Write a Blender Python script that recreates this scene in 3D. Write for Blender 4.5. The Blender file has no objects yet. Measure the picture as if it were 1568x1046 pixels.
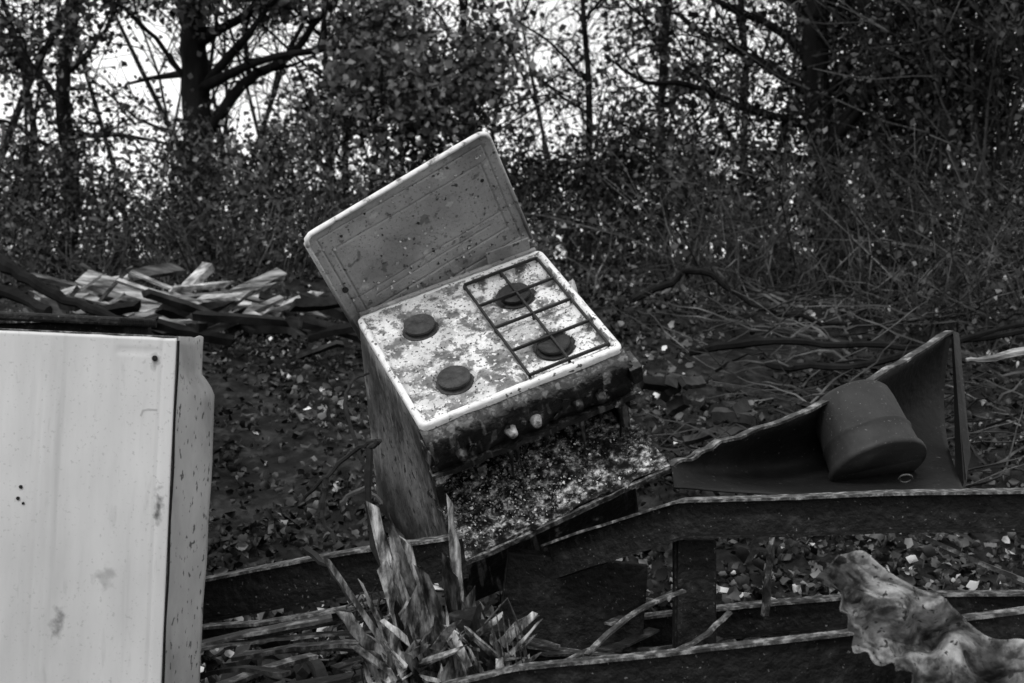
import bpy, math, random
import numpy as np
from mathutils import Vector, Matrix, noise
random.seed(7); rng=np.random.default_rng(7)
S=bpy.context.scene
U=random.uniform

# ------------------------------------------------------------------ materials
def mat_noise(name, stops, scale=8, detail=8, rough=.7, bump=.2, bscale=40, metal=0.0, stretch=(1,1,1), dist=0.0, speck=None, spec=.3, stain=None, island=None, spots=None):
    m=bpy.data.materials.new(name); m.use_nodes=True; nt=m.node_tree; N=nt.nodes; L=nt.links
    b=N['Principled BSDF']; tc=N.new('ShaderNodeTexCoord'); mp=N.new('ShaderNodeMapping')
    mp.inputs['Scale'].default_value=stretch; L.new(tc.outputs['Object'],mp.inputs[0])
    n=N.new('ShaderNodeTexNoise'); n.inputs['Scale'].default_value=scale; n.inputs['Detail'].default_value=min(detail,9)
    n.inputs['Distortion'].default_value=dist; n.inputs['Roughness'].default_value=.65; L.new(mp.outputs[0],n.inputs['Vector'])
    r=N.new('ShaderNodeValToRGB'); L.new(n.outputs['Fac'],r.inputs[0]); e=r.color_ramp.elements
    while len(e)<len(stops): e.new(.5)
    for i,(p,c) in enumerate(stops): e[i].position=p; e[i].color=(c,c,c,1)
    out=r.outputs[0]
    def over(out,sc,th,col,soft,st=None,k=1):
        n3=N.new('ShaderNodeTexNoise'); n3.inputs['Scale'].default_value=sc; n3.inputs['Detail'].default_value=5
        if st:
            m2=N.new('ShaderNodeMapping'); m2.inputs['Scale'].default_value=st; m2.inputs['Location'].default_value=(3,5,7); L.new(tc.outputs['Object'],m2.inputs[0]); L.new(m2.outputs[0],n3.inputs['Vector'])
        else: L.new(mp.outputs[0],n3.inputs['Vector'])
        r3=N.new('ShaderNodeValToRGB'); r3.color_ramp.elements[0].position=th; r3.color_ramp.elements[1].position=th+soft; r3.color_ramp.elements[1].color=(k,k,k,1)
        L.new(n3.outputs['Fac'],r3.inputs[0])
        mx=N.new('ShaderNodeMixRGB'); L.new(r3.outputs[0],mx.inputs[0]); L.new(out,mx.inputs[1]); mx.inputs[2].default_value=(col,col,col,1)
        return mx.outputs[0]
    if stain:
        for (sc,th,col,soft,st,k) in stain: out=over(out,sc,th,col,soft,st,k)
    if speck: out=over(out,speck[0],speck[1],speck[2],.035)
    if spots:
        for (px,py,pz,sx,sz,col) in spots:   # local stains: elliptical falloff broken up by noise
            m2=N.new('ShaderNodeMapping'); m2.inputs['Location'].default_value=(-px/sx,-py,-pz/sz); m2.inputs['Scale'].default_value=(1/sx,1,1/sz); L.new(tc.outputs['Object'],m2.inputs[0])
            ln=N.new('ShaderNodeVectorMath'); ln.operation='LENGTH'; L.new(m2.outputs[0],ln.inputs[0])
            n4=N.new('ShaderNodeTexNoise'); n4.inputs['Scale'].default_value=55; n4.inputs['Detail'].default_value=5; L.new(tc.outputs['Object'],n4.inputs['Vector'])
            ad=N.new('ShaderNodeMath'); ad.operation='MULTIPLY_ADD'; L.new(n4.outputs['Fac'],ad.inputs[0]); ad.inputs[1].default_value=2.6; L.new(ln.outputs['Value'],ad.inputs[2])
            r4=N.new('ShaderNodeMapRange'); r4.inputs['From Min'].default_value=2.2; r4.inputs['From Max'].default_value=1.4; L.new(ad.outputs[0],r4.inputs['Value'])
            mx=N.new('ShaderNodeMixRGB'); L.new(r4.outputs[0],mx.inputs[0]); L.new(out,mx.inputs[1]); mx.inputs[2].default_value=(col,col,col,1); out=mx.outputs[0]
    if island:
        g=N.new('ShaderNodeNewGeometry'); r5=N.new('ShaderNodeMapRange'); r5.inputs['To Min'].default_value=island[0]; r5.inputs['To Max'].default_value=island[1]; L.new(g.outputs['Random Per Island'],r5.inputs['Value'])
        mm=N.new('ShaderNodeMixRGB'); mm.blend_type='MULTIPLY'; mm.inputs[0].default_value=1; L.new(out,mm.inputs[1]); L.new(r5.outputs[0],mm.inputs[2]); out=mm.outputs[0]
    L.new(out,b.inputs['Base Color']); b.inputs['Roughness'].default_value=rough; b.inputs['Metallic'].default_value=metal
    b.inputs['Specular IOR Level'].default_value=spec
    n2=N.new('ShaderNodeTexNoise'); n2.inputs['Scale'].default_value=bscale; n2.inputs['Detail'].default_value=5
    L.new(mp.outputs[0],n2.inputs['Vector'])
    bp=N.new('ShaderNodeBump'); bp.inputs['Strength'].default_value=bump; bp.inputs['Distance'].default_value=.01
    L.new(n2.outputs['Fac'],bp.inputs['Height']); L.new(bp.outputs[0],b.inputs['Normal'])
    return m
def mat_leaf(name):
    m=bpy.data.materials.new(name); m.use_nodes=True; nt=m.node_tree; N=nt.nodes; L=nt.links
    a=N.new('ShaderNodeAttribute'); a.attribute_name='shade'
    d=N['Principled BSDF']; d.inputs['Roughness'].default_value=.5; d.inputs['Specular IOR Level'].default_value=.25
    L.new(a.outputs['Fac'],d.inputs['Base Color'])
    return m
M={}
M['soil']=mat_noise('soil',[(.3,.006),(.5,.015),(.7,.045)],scale=9,rough=.95,bump=1,bscale=30,spec=.05)
M['leaf']=mat_leaf('leaf_matter'); M['litter']=mat_leaf('dead_leaf')
M['bark']=mat_noise('bark',[(.3,.005),(.7,.018)],scale=9,stretch=(1,1,.3),rough=.9,bump=.8,bscale=20,spec=.05)
M['twig']=mat_noise('twig',[(.35,.012),(.55,.045),(.7,.13)],scale=2.2,rough=.9,bump=.1,spec=.05,island=(.3,1.8))
M['enamel_dirty']=mat_noise('enamel_dirty',[(.39,.04),(.44,.12),(.47,.34),(.50,.66),(.7,.80)],scale=11,dist=.15,rough=.5,bump=.5,bscale=80,speck=(120,.60,.06),spec=.4,stain=[(4.5,.48,.24,.16,(1,1,1),.65),(22,.58,.16,.04,(1,1,1),.8),(34,.57,.10,.05,(1,1,1),.8),(70,.6,.78,.05,(1,1,1),.7)])
M['enamel_rim']=mat_noise('enamel_rim',[(.3,.22),(.42,.64),(.7,.80)],scale=26,rough=.4,bump=.25,bscale=60,speck=(60,.62,.1),spec=.5)
M['lid']=mat_noise('lid_paint',[(.25,.18),(.5,.30),(.75,.39)],scale=5,rough=.45,bump=.3,bscale=70,speck=(45,.655,.04),spec=.5,stain=[(8,.56,.13,.12,(1,1,1),.6),(120,.6,.09,.04,(1,1,1),.6),(14,.64,.55,.04,(1,1,1),.5),(3,.5,.13,.15,(1,1,1),.6),(24,.62,.04,.04,(1,1,1),.6)])
M['lid_edge']=mat_noise('lid_edge',[(.36,.15),(.46,.58),(.7,.76)],scale=25,rough=.5,bump=.3)
M['side']=mat_noise('rusted_side',[(.33,.02),(.45,.06),(.55,.14),(.7,.22)],scale=5,dist=.2,stretch=(1.2,1.2,.7),rough=.6,bump=.5,bscale=50,speck=(45,.6,.02),spec=.4,stain=[(16,.55,.3,.1,(1,2,.6),.4),(3,.48,.015,.15,(1,1,.5),.75)])
M['charred']=mat_noise('charred_enamel',[(.3,.003),(.52,.008),(.61,.03),(.70,.24)],scale=24,rough=.42,bump=1,bscale=35,spec=.5,stain=[(9,.57,.16,.06,(4,4,.6),.6)])
M['cavity']=mat_noise('near_black',[(.3,.003),(.7,.012)],scale=14,rough=.8,bump=.5,spec=.1)  # near-black tone for the cooker recesses and the fridge door seam
M['iron']=mat_noise('cast_iron',[(.3,.008),(.7,.03)],scale=40,rough=.6,bump=.5,bscale=90)
M['cap']=mat_noise('burner_cap',[(.3,.015),(.7,.06)],scale=40,rough=.6,bump=.5,bscale=90)
M['crumb']=mat_noise('debris_crust',[(.42,.006),(.5,.03),(.57,.18),(.66,.6)],scale=34,rough=.9,bump=1,bscale=60,spec=.1)
M['knob']=mat_noise('knob',[(.4,.08),(.6,.5)],scale=40,rough=.4,bump=.4)
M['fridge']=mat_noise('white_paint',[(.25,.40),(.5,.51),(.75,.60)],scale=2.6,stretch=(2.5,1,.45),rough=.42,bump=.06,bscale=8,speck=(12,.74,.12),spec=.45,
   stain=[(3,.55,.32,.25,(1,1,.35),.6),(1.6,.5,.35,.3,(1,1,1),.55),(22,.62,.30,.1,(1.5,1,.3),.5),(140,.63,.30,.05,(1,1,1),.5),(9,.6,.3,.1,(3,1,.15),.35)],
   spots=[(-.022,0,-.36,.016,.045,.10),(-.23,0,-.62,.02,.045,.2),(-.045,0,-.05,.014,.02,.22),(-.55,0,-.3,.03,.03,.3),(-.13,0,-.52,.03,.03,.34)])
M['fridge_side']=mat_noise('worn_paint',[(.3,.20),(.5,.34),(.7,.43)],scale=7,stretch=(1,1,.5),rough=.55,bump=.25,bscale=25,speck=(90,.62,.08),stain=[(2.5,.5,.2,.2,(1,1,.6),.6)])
M['steel']=mat_noise('rusty_steel',[(.3,.003),(.55,.009),(.68,.03),(.8,.14)],scale=18,rough=.6,bump=.8,bscale=50,spec=.2,speck=(110,.67,.12))
M['flange']=mat_noise('worn_flange',[(.38,.015),(.5,.06),(.62,.24)],scale=40,rough=.65,bump=.6,bscale=60,spec=.3)
M['rag_metal']=mat_noise('loose_bar_metal',[(.38,.010),(.52,.035),(.66,.22)],scale=22,rough=.6,bump=.6,bscale=60,spec=.4,island=(.3,2))
M['sheet']=mat_noise('dark_sheet',[(.3,.003),(.7,.012)],scale=6,rough=.6,bump=.3,bscale=40,spec=.2,speck=(90,.68,.08))
M['bucket']=mat_noise('dusty_bucket',[(.3,.008),(.6,.025),(.8,.05)],scale=6,rough=.6,bump=.2,speck=(150,.66,.10),spec=.3)
M['wood']=mat_noise('split_wood',[(.34,.012),(.43,.06),(.52,.22),(.64,.50)],scale=9,stretch=(4,4,1.1),rough=.9,bump=1,bscale=16,spec=.05,island=(.12,1.5),stain=[(10,.54,.008,.08,(1,1,1),.8)])
M['char']=mat_noise('charcoal',[(.3,.003),(.6,.012),(.75,.06)],scale=20,rough=.8,bump=1,bscale=40,spec=.15)
M['plank']=mat_noise('weathered_plank',[(.34,.04),(.46,.2),(.66,.6)],scale=5,stretch=(.8,4,4),rough=.85,bump=1,bscale=10,spec=.1,island=(.08,1.4))
M['timber']=mat_noise('dark_timber',[(.35,.006),(.7,.04)],scale=6,rough=.9,bump=.9,bscale=14,spec=.1,island=(.3,2.5))
M['tarp']=mat_noise('dirty_canvas',[(.38,.012),(.45,.06),(.53,.24),(.68,.46)],scale=7,dist=.2,rough=.6,bump=.5,bscale=70,spec=.35,speck=(60,.60,.03),stain=[(4,.52,.02,.08,(1,1,1),.85)])

# ------------------------------------------------------------------ mesh builder
class MB:
    def __init__(s): s.v=[]; s.f=[]
    def add(s,vs,fs):
        o=len(s.v); s.v+= [tuple(v) for v in vs]; s.f+=[tuple(i+o for i in f) for f in fs]
    def sweep(s,prof,pts,scales=None,up=Vector((0,0,1)),cap=True):
        pts=[Vector(p) for p in pts]; n=len(prof); vs=[]; fs=[]
        for i,p in enumerate(pts):
            t=(pts[min(i+1,len(pts)-1)]-pts[max(i-1,0)]).normalized()
            a=t.cross(up)
            if a.length<.05: a=t.cross(Vector((0,1,0)))
            a.normalize(); b=a.cross(t).normalized(); k=scales[i] if scales else 1
            for (x,z) in prof: vs.append(p+a*x*k+b*z*k)
        for i in range(len(pts)-1):
            for j in range(n):
                fs.append((i*n+j,i*n+(j+1)%n,(i+1)*n+(j+1)%n,(i+1)*n+j))
        if cap: fs.append(tuple(range(n))[::-1]); fs.append(tuple(range((len(pts)-1)*n,len(pts)*n)))
        s.add(vs,fs)
    def tube(s,pts,radii,sides=5,cap=False,rough=0,up=Vector((.31,.17,1))):
        if not hasattr(radii,'__len__'): radii=[radii]*len(pts)
        prof=[(math.cos(2*math.pi*j/sides)*(1+U(-rough,rough)),math.sin(2*math.pi*j/sides)*(1+U(-rough,rough))) for j in range(sides)]
        s.sweep(prof,pts,radii,up=up,cap=cap)
    def box(s,c,size,rot=None,jit=0):
        vs=[]
        for x in(-.5,.5):
            for y in(-.5,.5):
                for z in(-.5,.5):
                    v=Vector((x*size[0]+U(-jit,jit),y*size[1]+U(-jit,jit),z*size[2]+U(-jit,jit)))
                    if rot: v=rot@v
                    vs.append(v+Vector(c))
        s.add(vs,[(0,1,3,2),(4,6,7,5),(0,4,5,1),(2,3,7,6),(0,2,6,4),(1,5,7,3)])
    def obj(s,name,mat,parent=None,smooth=False,bevel=0,mats=None):
        me=bpy.data.meshes.new(name); me.from_pydata(s.v,[],s.f); me.update()
        o=bpy.data.objects.new(name,me); S.collection.objects.link(o)
        me.materials.append(M[mat])
        if mats:
            for m in mats: me.materials.append(M[m])
        if smooth: me.polygons.foreach_set('use_smooth',[True]*len(me.polygons))
        if parent: o.parent=parent
        if bevel:
            b=o.modifiers.new('b','BEVEL'); b.width=bevel; b.segments=2; b.limit_method='ANGLE'
        return o
def empty(name,mw):
    e=bpy.data.objects.new(name,None); e.empty_display_size=.2; S.collection.objects.link(e); e.matrix_world=mw; return e
def leaves(name,C,size,shade,mat,up=0.0,parent=None,power=1.0,bright=0.0,brange=(.3,.6),hi=False,mod=0):
    C=np.asarray(C,dtype=np.float64); n=len(C)
    a=rng.normal(size=(n,3)); a[:,2]*=(1-up); a/=np.linalg.norm(a,axis=1)[:,None]
    nn=rng.normal(size=(n,3))*(1-up*.6)+np.array([0,0,1.6*up]); b=np.cross(nn,a); b/=np.linalg.norm(b,axis=1)[:,None]
    nrm=np.cross(a,b)
    s=(size[0]+(size[1]-size[0])*rng.random(n)**1.3)[:,None]; w=s*(.28+.25*rng.random(n))[:,None]; cur=s*(rng.normal(size=n)*.22+.14)[:,None]
    me=bpy.data.meshes.new(name)
    if not hi:
        base=C-a*s*.5; tip=C+a*s*.5+nrm*cur*.5; l=C+b*w+nrm*cur-a*s*.08; r=C-b*w+nrm*cur-a*s*.08
        V=np.stack([base,l,tip,r],1).reshape(-1,3); nv=4
        k=np.arange(n)*4; F=np.stack([k,k+1,k+2,k,k+2,k+3],1).ravel(); starts=np.arange(0,6*n,3); nf=2*n
    else:
        j=lambda q: rng.normal(size=(n,1))*q
        c2=s*j(.25)
        base=C-a*s*.5+nrm*c2; tip=C+a*s*.5+nrm*(cur+s*j(.2)); m1=C-a*s*.18; m2=C+a*s*.18
        l1=C-a*s*(.22+j(.06))+b*w*(.8+j(.15))+nrm*(cur+s*j(.12)); l2=C+a*s*(.18+j(.08))+b*w*(.75+j(.2))+nrm*(cur+s*j(.15))
        r1=C-a*s*(.22+j(.06))-b*w*(.8+j(.15))+nrm*(cur+s*j(.12)); r2=C+a*s*(.18+j(.08))-b*w*(.75+j(.2))+nrm*(cur+s*j(.15))
        V=np.stack([base,tip,m1,m2,l1,l2,r1,r2],1).reshape(-1,3); nv=8
        T=[(0,6,2),(2,6,7),(2,7,3),(3,7,1),(0,2,4),(2,3,5),(2,5,4),(3,1,5)]
        k=(np.arange(n)*8)[:,None]; F=(k+np.array(T).ravel()[None,:]).ravel(); starts=np.arange(0,24*n,3); nf=8*n
    me.vertices.add(nv*n); me.vertices.foreach_set('co',V.ravel())
    me.loops.add(len(F)); me.polygons.add(nf); me.loops.foreach_set('vertex_index',F.astype(np.int32))
    me.polygons.foreach_set('loop_start',starts.astype(np.int32)); me.update(calc_edges=True); me.validate()
    if hi: me.polygons.foreach_set('use_smooth',[True]*len(me.polygons))
    sh=shade[0]+(shade[1]-shade[0])*rng.random(n)**power
    if bright>0:
        q=rng.random(n)<bright; sh[q]=rng.uniform(brange[0],brange[1],q.sum())
    if mod:
        sh*=np.array([max(.25,1+mod*noise.noise(Vector(c)*1.1)) for c in C])
    at=me.attributes.new('shade','FLOAT','POINT'); at.data.foreach_set('value',np.repeat(sh,nv).astype(np.float32))
    me.materials.append(M[mat]); o=bpy.data.objects.new(name,me); S.collection.objects.link(o)
    if parent: o.parent=parent
    return o

# ------------------------------------------------------------------ ground
PY=[-200,-20,0,3,4.2,5,6,7,8,9,12,16,30,400]; PZ=[-.2,-.2,0,.32,.52,.82,1.14,1.46,1.76,1.98,2.35,2.55,2.7,2.7]
def gz(x,y):
    z=float(np.interp(y,PY,PZ)); k=1.0 if abs(x)<12 and y<20 else .3
    return z+k*(.10*noise.noise(Vector((x*.7,y*.7,0)))+.05*noise.noise(Vector((x*2.3,y*2.3,4)))+.025*noise.noise(Vector((x*7,y*7,9))))
xs=np.concatenate([[-300,-120,-60,-30,-16,-11],np.arange(-8,8.01,.08),[11,16,30,60,120,300]])
ys=np.concatenate([[-200,-60,-20,-6,0],np.arange(1.5,14,.08),[15,17,20,25,35,60,120,400]])
mb=MB(); mb.v=[(float(x),float(y),gz(x,y)) for y in ys for x in xs]; nx=len(xs)
mb.f=[(j*nx+i,j*nx+i+1,(j+1)*nx+i+1,(j+1)*nx+i) for j in range(len(ys)-1) for i in range(nx-1)]
mb.obj('ground','soil',smooth=True)
C=[]
while len(C)<46000:
    y=3.2+8.5*random.random()**1.35; x=U(-.45,.5)*y*1.15
    if noise.noise(Vector((x*1.3,y*1.3,7)))+U(-.35,.6)<-.08: continue
    C.append((x,y,gz(x,y)+.008+U(0,.035)))
leaves('leaf_litter',C,(.015,.055),(.006,.10),'litter',up=.15,power=2.4,bright=.04,brange=(.2,.5),hi=True,mod=1.6)

# ------------------------------------------------------------------ vegetation
def grow(mb,p,d,r,L,depth,tips,n=5,wob=.22,kids=4,lift=.04):
    p=Vector(p); d=Vector(d).normalized(); pts=[p.copy()]; rad=[r]; nodes=[]
    for i in range(n):
        d=(d+Vector((U(-wob,wob),U(-wob,wob),U(-wob,wob)+lift))).normalized()
        p=p+d*L/n; pts.append(p.copy()); rad.append(max(r*(1-.75*(i+1)/n),.004)); nodes.append((p.copy(),d.copy(),rad[-1]))
    mb.tube(pts,rad,sides=7 if r>.05 else (4 if r>.012 else 3))
    if depth<=1:
        for q in pts[1:]: tips.append(q)
    if depth>0:
        for k in range(kids):
            q,dd,rr=nodes[random.randrange(1 if depth<3 else 2,len(nodes))]
            s=Vector((U(-1,1),U(-1,1),U(-.5,.8)))
            nd=(dd*.7+s.normalized()*.9).normalized()
            grow(mb,q,nd,max(rr*.6,.005),L*U(.45,.7),depth-1,tips,n=4,wob=wob,kids=kids,lift=lift)
def foliage(tips,per,sig,thresh=-.1,fs=.9,keep=None):
    out=[]
    for t in tips:
        if noise.noise(t*fs)<thresh: continue
        if keep and random.random()>keep(t): continue
        for _ in range(per): out.append((t.x+random.gauss(0,sig),t.y+random.gauss(0,sig),t.z+random.gauss(0,sig)))
    return out
def curve(P,sub=6,j=.01):
    P=[Vector(p) for p in P]; out=[]
    for i in range(len(P)-1):
        p0=P[max(i-1,0)];p1=P[i];p2=P[i+1];p3=P[min(i+2,len(P)-1)]
        for k in range(sub):
            t=k/sub; out.append(.5*((2*p1)+(p2-p0)*t+(2*p0-5*p1+4*p2-p3)*t*t+(3*p1-p0-3*p2+p3)*t**3)+Vector((U(-j,j),U(-j,j),U(-j,j))))
    out.append(P[-1]); return out
def tree2(name,paths,per,sig=.11,size=(.04,.085),shade=(.02,.10),thresh=.0,depth=2,kids=4,bright=.03,fs=.9,brange=(.1,.2),keep=None):
    mb=MB(); tips=[]
    for (P,r0,r1,nc,cl) in paths:
        Q=curve(P); n=len(Q); R=[r0+(r1-r0)*i/(n-1) for i in range(n)]
        mb.tube(Q,R,sides=10 if r0>.05 else 6,rough=.06)
        for _ in range(nc):
            i=random.randrange(n//4,n-1); d=(Q[i+1]-Q[i]).normalized(); s=Vector((U(-1,1),U(-1,1),U(-.4,.8))).normalized()
            grow(mb,Q[i],d*.5+s,max(R[i]*.45,.008),cl*U(.7,1.2),depth,tips,kids=kids)
    e=empty(name,Matrix.Identity(4))
    mb.obj('trunk_and_limbs','bark',parent=e,smooth=True)
    F=foliage(tips,per,sig,thresh,fs,keep)
    if F: leaves('crown_foliage',F,size,shade,'leaf',parent=e,power=1.6,bright=bright,brange=brange)
y=11.5
tree2('oak_tree',[([(-2.72,y,2.1),(-2.75,y,3.0),(-2.78,y,3.8),(-2.80,y,4.7),(-2.7,y,6.5)],.15,.09,6,1.6),
  ([(-2.74,y,3.35),(-2.5,y-.1,3.65),(-2.28,y-.1,3.9),(-1.95,y,4.12),(-1.65,y,4.5),(-1.3,y,4.8)],.06,.02,6,.9),
  ([(-2.3,y,3.9),(-2.35,y,4.3),(-2.2,y,4.8)],.03,.012,3,.7),
  ([(-2.9,y,3.95),(-3.15,y-.2,4.3),(-3.5,y-.3,4.55),(-3.9,y-.2,4.5)],.025,.008,4,.8),
  ([(-2.78,y,4.4),(-3.1,y,4.75),(-3.6,y,5.0)],.04,.015,4,.9),
  ([(-2.78,y,4.5),(-2.4,y,5.0),(-1.9,y,5.3)],.04,.015,4,.9)],5,thresh=.05)
y=12.2
tree2('oak_tree',[([(-4.15,y,2.2),(-4.12,y,3.2),(-4.2,y,3.9),(-4.12,y,4.6),(-4.0,y,6)],.085,.05,6,1.2),
  ([(-4.18,y,3.8),(-4.5,y,4.2),(-4.8,y,4.7)],.04,.015,5,.8),([(-4.18,y,3.3),(-4.6,y,3.6),(-4.9,y,3.7)],.03,.01,5,.8),
  ([(-4.15,y,4.1),(-3.8,y,4.5),(-3.6,y,5)],.03,.012,5,.8)],5,thresh=.05)
def stemtree(name,x,y,h,r,per,nl,shade,thresh,bright=.05,lo=1.0):
    z0=gz(x,y)-.1; P=[(x,y,z0),(x+U(-.1,.1),y,z0+(h-z0)*.5),(x+U(-.2,.2),y,h)]
    L=[(P,r,r*.35,2,.8)]
    for i in range(nl):
        z=z0+lo+(h-z0-lo)*i/nl; dx=U(-1,1); L.append(([(x,y,z),(x+dx*.4,y+U(-.3,.3),z+.3),(x+dx*U(.7,1.1),y+U(-.5,.5),z+U(.4,.9))],r*.4,.008,4,.6))
    tree2(name,L,per,shade=shade,thresh=thresh,bright=bright,kids=3,size=(.04,.1))
stemtree('birch_tree',-1.5,11.6,4.6,.045,5,7,(.06,.28),-.02,.15)
stemtree('birch_tree',-.45,12.5,5.6,.05,4,8,(.03,.18),.09)
stemtree('birch_tree',.75,13.2,5.8,.05,3,8,(.03,.18),.12)
stemtree('birch_tree',1.6,13.5,5.8,.05,3,7,(.03,.18),.16)
stemtree('birch_tree',-2.0,14.5,6.0,.06,4,7,(.02,.12),.07)
stemtree('birch_tree',-.9,10.9,3.4,.03,5,5,(.03,.16),-.1,.08,lo=.6)
y=11.0
tree2('hawthorn_tree',[([(2.7,y,2.2),(2.62,y,3.2),(2.55,y,4.0),(2.65,y,5.0),(2.7,y,6)],.15,.08,5,1.0),
  ([(2.6,y,3.6),(2.1,y,3.95),(1.6,y,4.2),(1.1,y,4.6)],.045,.015,7,.6),([(2.58,y,3.9),(2.2,y,4.25),(1.7,y,4.5),(1.3,y,5.0)],.045,.015,6,.6),
  ([(2.6,y,3.4),(2.0,y,3.55),(1.55,y,3.75),(1.1,y,3.8),(.8,y,4.0)],.04,.012,7,.6),([(2.62,y,3.1),(2.0,y,3.2),(1.6,y,3.2),(1.3,y,3.35)],.035,.01,6,.5),
  ([(2.6,y,4.0),(2.3,y,4.6),(1.9,y,5.2)],.045,.02,5,.6),
  ([(2.6,y,3.6),(2.9,y,4.0),(3.3,y,4.3),(3.8,y,4.8)],.05,.015,10,.9),([(2.65,y,3.0),(2.9,y,3.3),(3.5,y,3.5),(4.1,y,3.8)],.05,.015,10,.9),
  ([(2.7,y,4.2),(3.0,y,4.8),(3.6,y,5.3)],.05,.015,9,.9)],4,sig=.12,thresh=-.14,kids=4,shade=(.010,.05),keep=lambda t: .16 if t.x<2.35 else 1)
def bush(name,x,y,h,w,stems,per,shade=(.010,.055),bright=.03,kids=5,th=-.25):
    mb=MB(); tips=[]
    for i in range(stems):
        a=U(0,6.28); bx=x+math.cos(a)*U(0,w*.4); by=y+math.sin(a)*U(0,w*.4)
        grow(mb,(bx,by,gz(bx,by)-.05),(math.cos(a)*.35,math.sin(a)*.35,1),.016,h*U(.6,1.05),2,tips,kids=kids,lift=.05,wob=.18)
    e=empty(name,Matrix.Identity(4)); mb.obj('stems','twig',parent=e)
    leaves('foliage',foliage(tips,per,.09,th,1.3),(.03,.07),shade,'leaf',parent=e,power=1.7,bright=bright,brange=(.1,.22))
bush('hawthorn_bush',3.8,9.8,3.2,1.4,22,4); bush('hawthorn_bush',3.3,11.4,3.2,1.0,18,5)
bush('hawthorn_bush',4.6,10.8,3.8,1.8,28,5); bush('hawthorn_bush',1.9,11.3,1.1,1.2,12,3)
bush('hawthorn_bush',4.3,9.2,3.0,1.4,20,4); bush('hawthorn_bush',4.2,12.2,3.4,1.4,20,6)
bush('hazel_bush',-.1,11.6,1.1,1.2,12,3); bush('hazel_bush',1.0,11.6,1.1,1.2,12,3)
bush('hazel_bush',-4.2,11.6,1.0,1.5,12,3); bush('hazel_bush',-2.6,11.2,.9,1.2,10,3,(.03,.14)); bush('hazel_bush',-1.6,11,1.1,1.2,10,3,(.03,.16))
mb=MB(); tw=[]
for i in range(2300):
    y=8.8+4*random.random()**1.2; x=U(-.5,.52)*y
    if x>.9 and random.random()<.5: y=U(7.2,9.5); x=U(.14,.5)*y
    if noise.noise(Vector((x*.9,y*.9,2)))<-.22: continue
    z=gz(x,y); h=U(.2,1.15)*(1.1 if x>1 else .8); lean=(random.gauss(0,.35),random.gauss(0,.3)); c=random.gauss(0,.4); w1=U(-.06,.06)
    pts=[(x+lean[0]*t*h+c*t*t*h+w1*math.sin(t*7),y+lean[1]*t*h,z+h*t*(1-abs(c)*.5*t)) for t in (0,.25,.5,.75,1)]
    k=U(.6,1.4); mb.tube(pts,[.006*k,.005*k,.0042*k,.003*k,.0018],sides=3)
    for _ in range(3):
        q=Vector(pts[random.randint(1,3)]); d=Vector((U(-1,1),U(-1,1),U(-.3,1))).normalized()*h*U(.15,.45)
        mb.tube([q,q+d*.5+Vector((U(-.02,.02),0,U(-.02,.03))),q+d],[.003,.0025,.0012],sides=3); tw.append(q+d)
    tw.append(Vector(pts[4])); tw.append(Vector(pts[3]))
mb.obj('undergrowth','twig')
leaves('undergrowth_foliage',foliage(tw,3,.06,-.12,1.2),(.02,.06),(.008,.08),'leaf',power=2,bright=.05,brange=(.12,.3),mod=1.5)
C=[]
def cluster(x,y,z,s,n):
    for _ in range(n): C.append((x+random.gauss(0,s),y+random.gauss(0,s),z+random.gauss(0,s*.8)))
for i in range(1900):
    y=U(15,28); x=U(-.5,.5)*y*1.2; low=random.random()<.66; right=x/y>.225
    top=1.5 if not right else 3.4
    if low: z=2.6+U(0,top)*y/22
    else:
        z=2.6+U(1.5,8)*y/24
        if noise.noise(Vector((x*.5,y*.5,z*.5)))<(-.05 if right else .29): continue
    cluster(x,y,z,U(.12,.34),26)
for i in range(480):
    y=U(13.5,20); cluster(U(.235,.6)*y,y,2.5+U(0,2.8)*y/22,U(.15,.4),26)
leaves('distant_woodland',C,(.06,.13),(.015,.08),'leaf',power=1.4,bright=.03,brange=(.1,.2))
mb=MB(); tp=[]
for i in range(50):
    y=U(15,24); x=U(-.5,.5)*y*1.15
    grow(mb,(x,y,gz(x,y)-.1),(U(-.2,.2),U(-.2,.2),1),U(.02,.07),U(4,7),2,tp,kids=5)
mb.obj('distant_tree_trunks','bark')
leaves('distant_tree_foliage',foliage(tp,3,.12,.13,.6),(.06,.12),(.03,.16),'leaf',power=1.4)

# ------------------------------------------------------------------ gas cooker
u=Vector((.907,.231,.354)).normalized(); v=Vector((.399,-.740,-.541)); b=(-v-u*(-v).dot(u)).normalized(); nrm=u.cross(b)
MW=Matrix((u,b,nrm)).transposed().to_4x4(); MW.translation=Vector((-.0766,3.69,1.6286))
CK=empty('gas_cooker',MW)
W,D=.60,.546
NX,NY=150,136; mb=MB(); R=.022
def hz(x,y):
    dx=W/2-abs(x); dy=D/2-abs(y); e=min(dx,dy); z=0
    if e<.008: z=-.006*(1-e/.008)**2
    t=min(max((e-.016)/.008,0),1); z-=.010*t*t*(3-2*t)
    ex=min(x-.022,W/2-.024-x,D/2-.03-abs(y)); t=min(max(ex/.012,0),1); z-=.014*t*t*(3-2*t)
    for by in(-.135,.135):
        r=math.hypot(x+.15,y-by)
        if r<.075: z-=.010*(1-min(max((r-.052)/.012,0),1))
        if .055<r<.09: z+=.0025*math.sin((r-.055)/.035*math.pi)
        r=math.hypot(x-.15,y-by); z-=.012*(1-min(max((r-.055)/.014,0),1))
    return z+.0016*noise.noise(Vector((x*30,y*30,0)))+.0012*max(0,noise.noise(Vector((x*80,y*80,0))))
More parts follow.
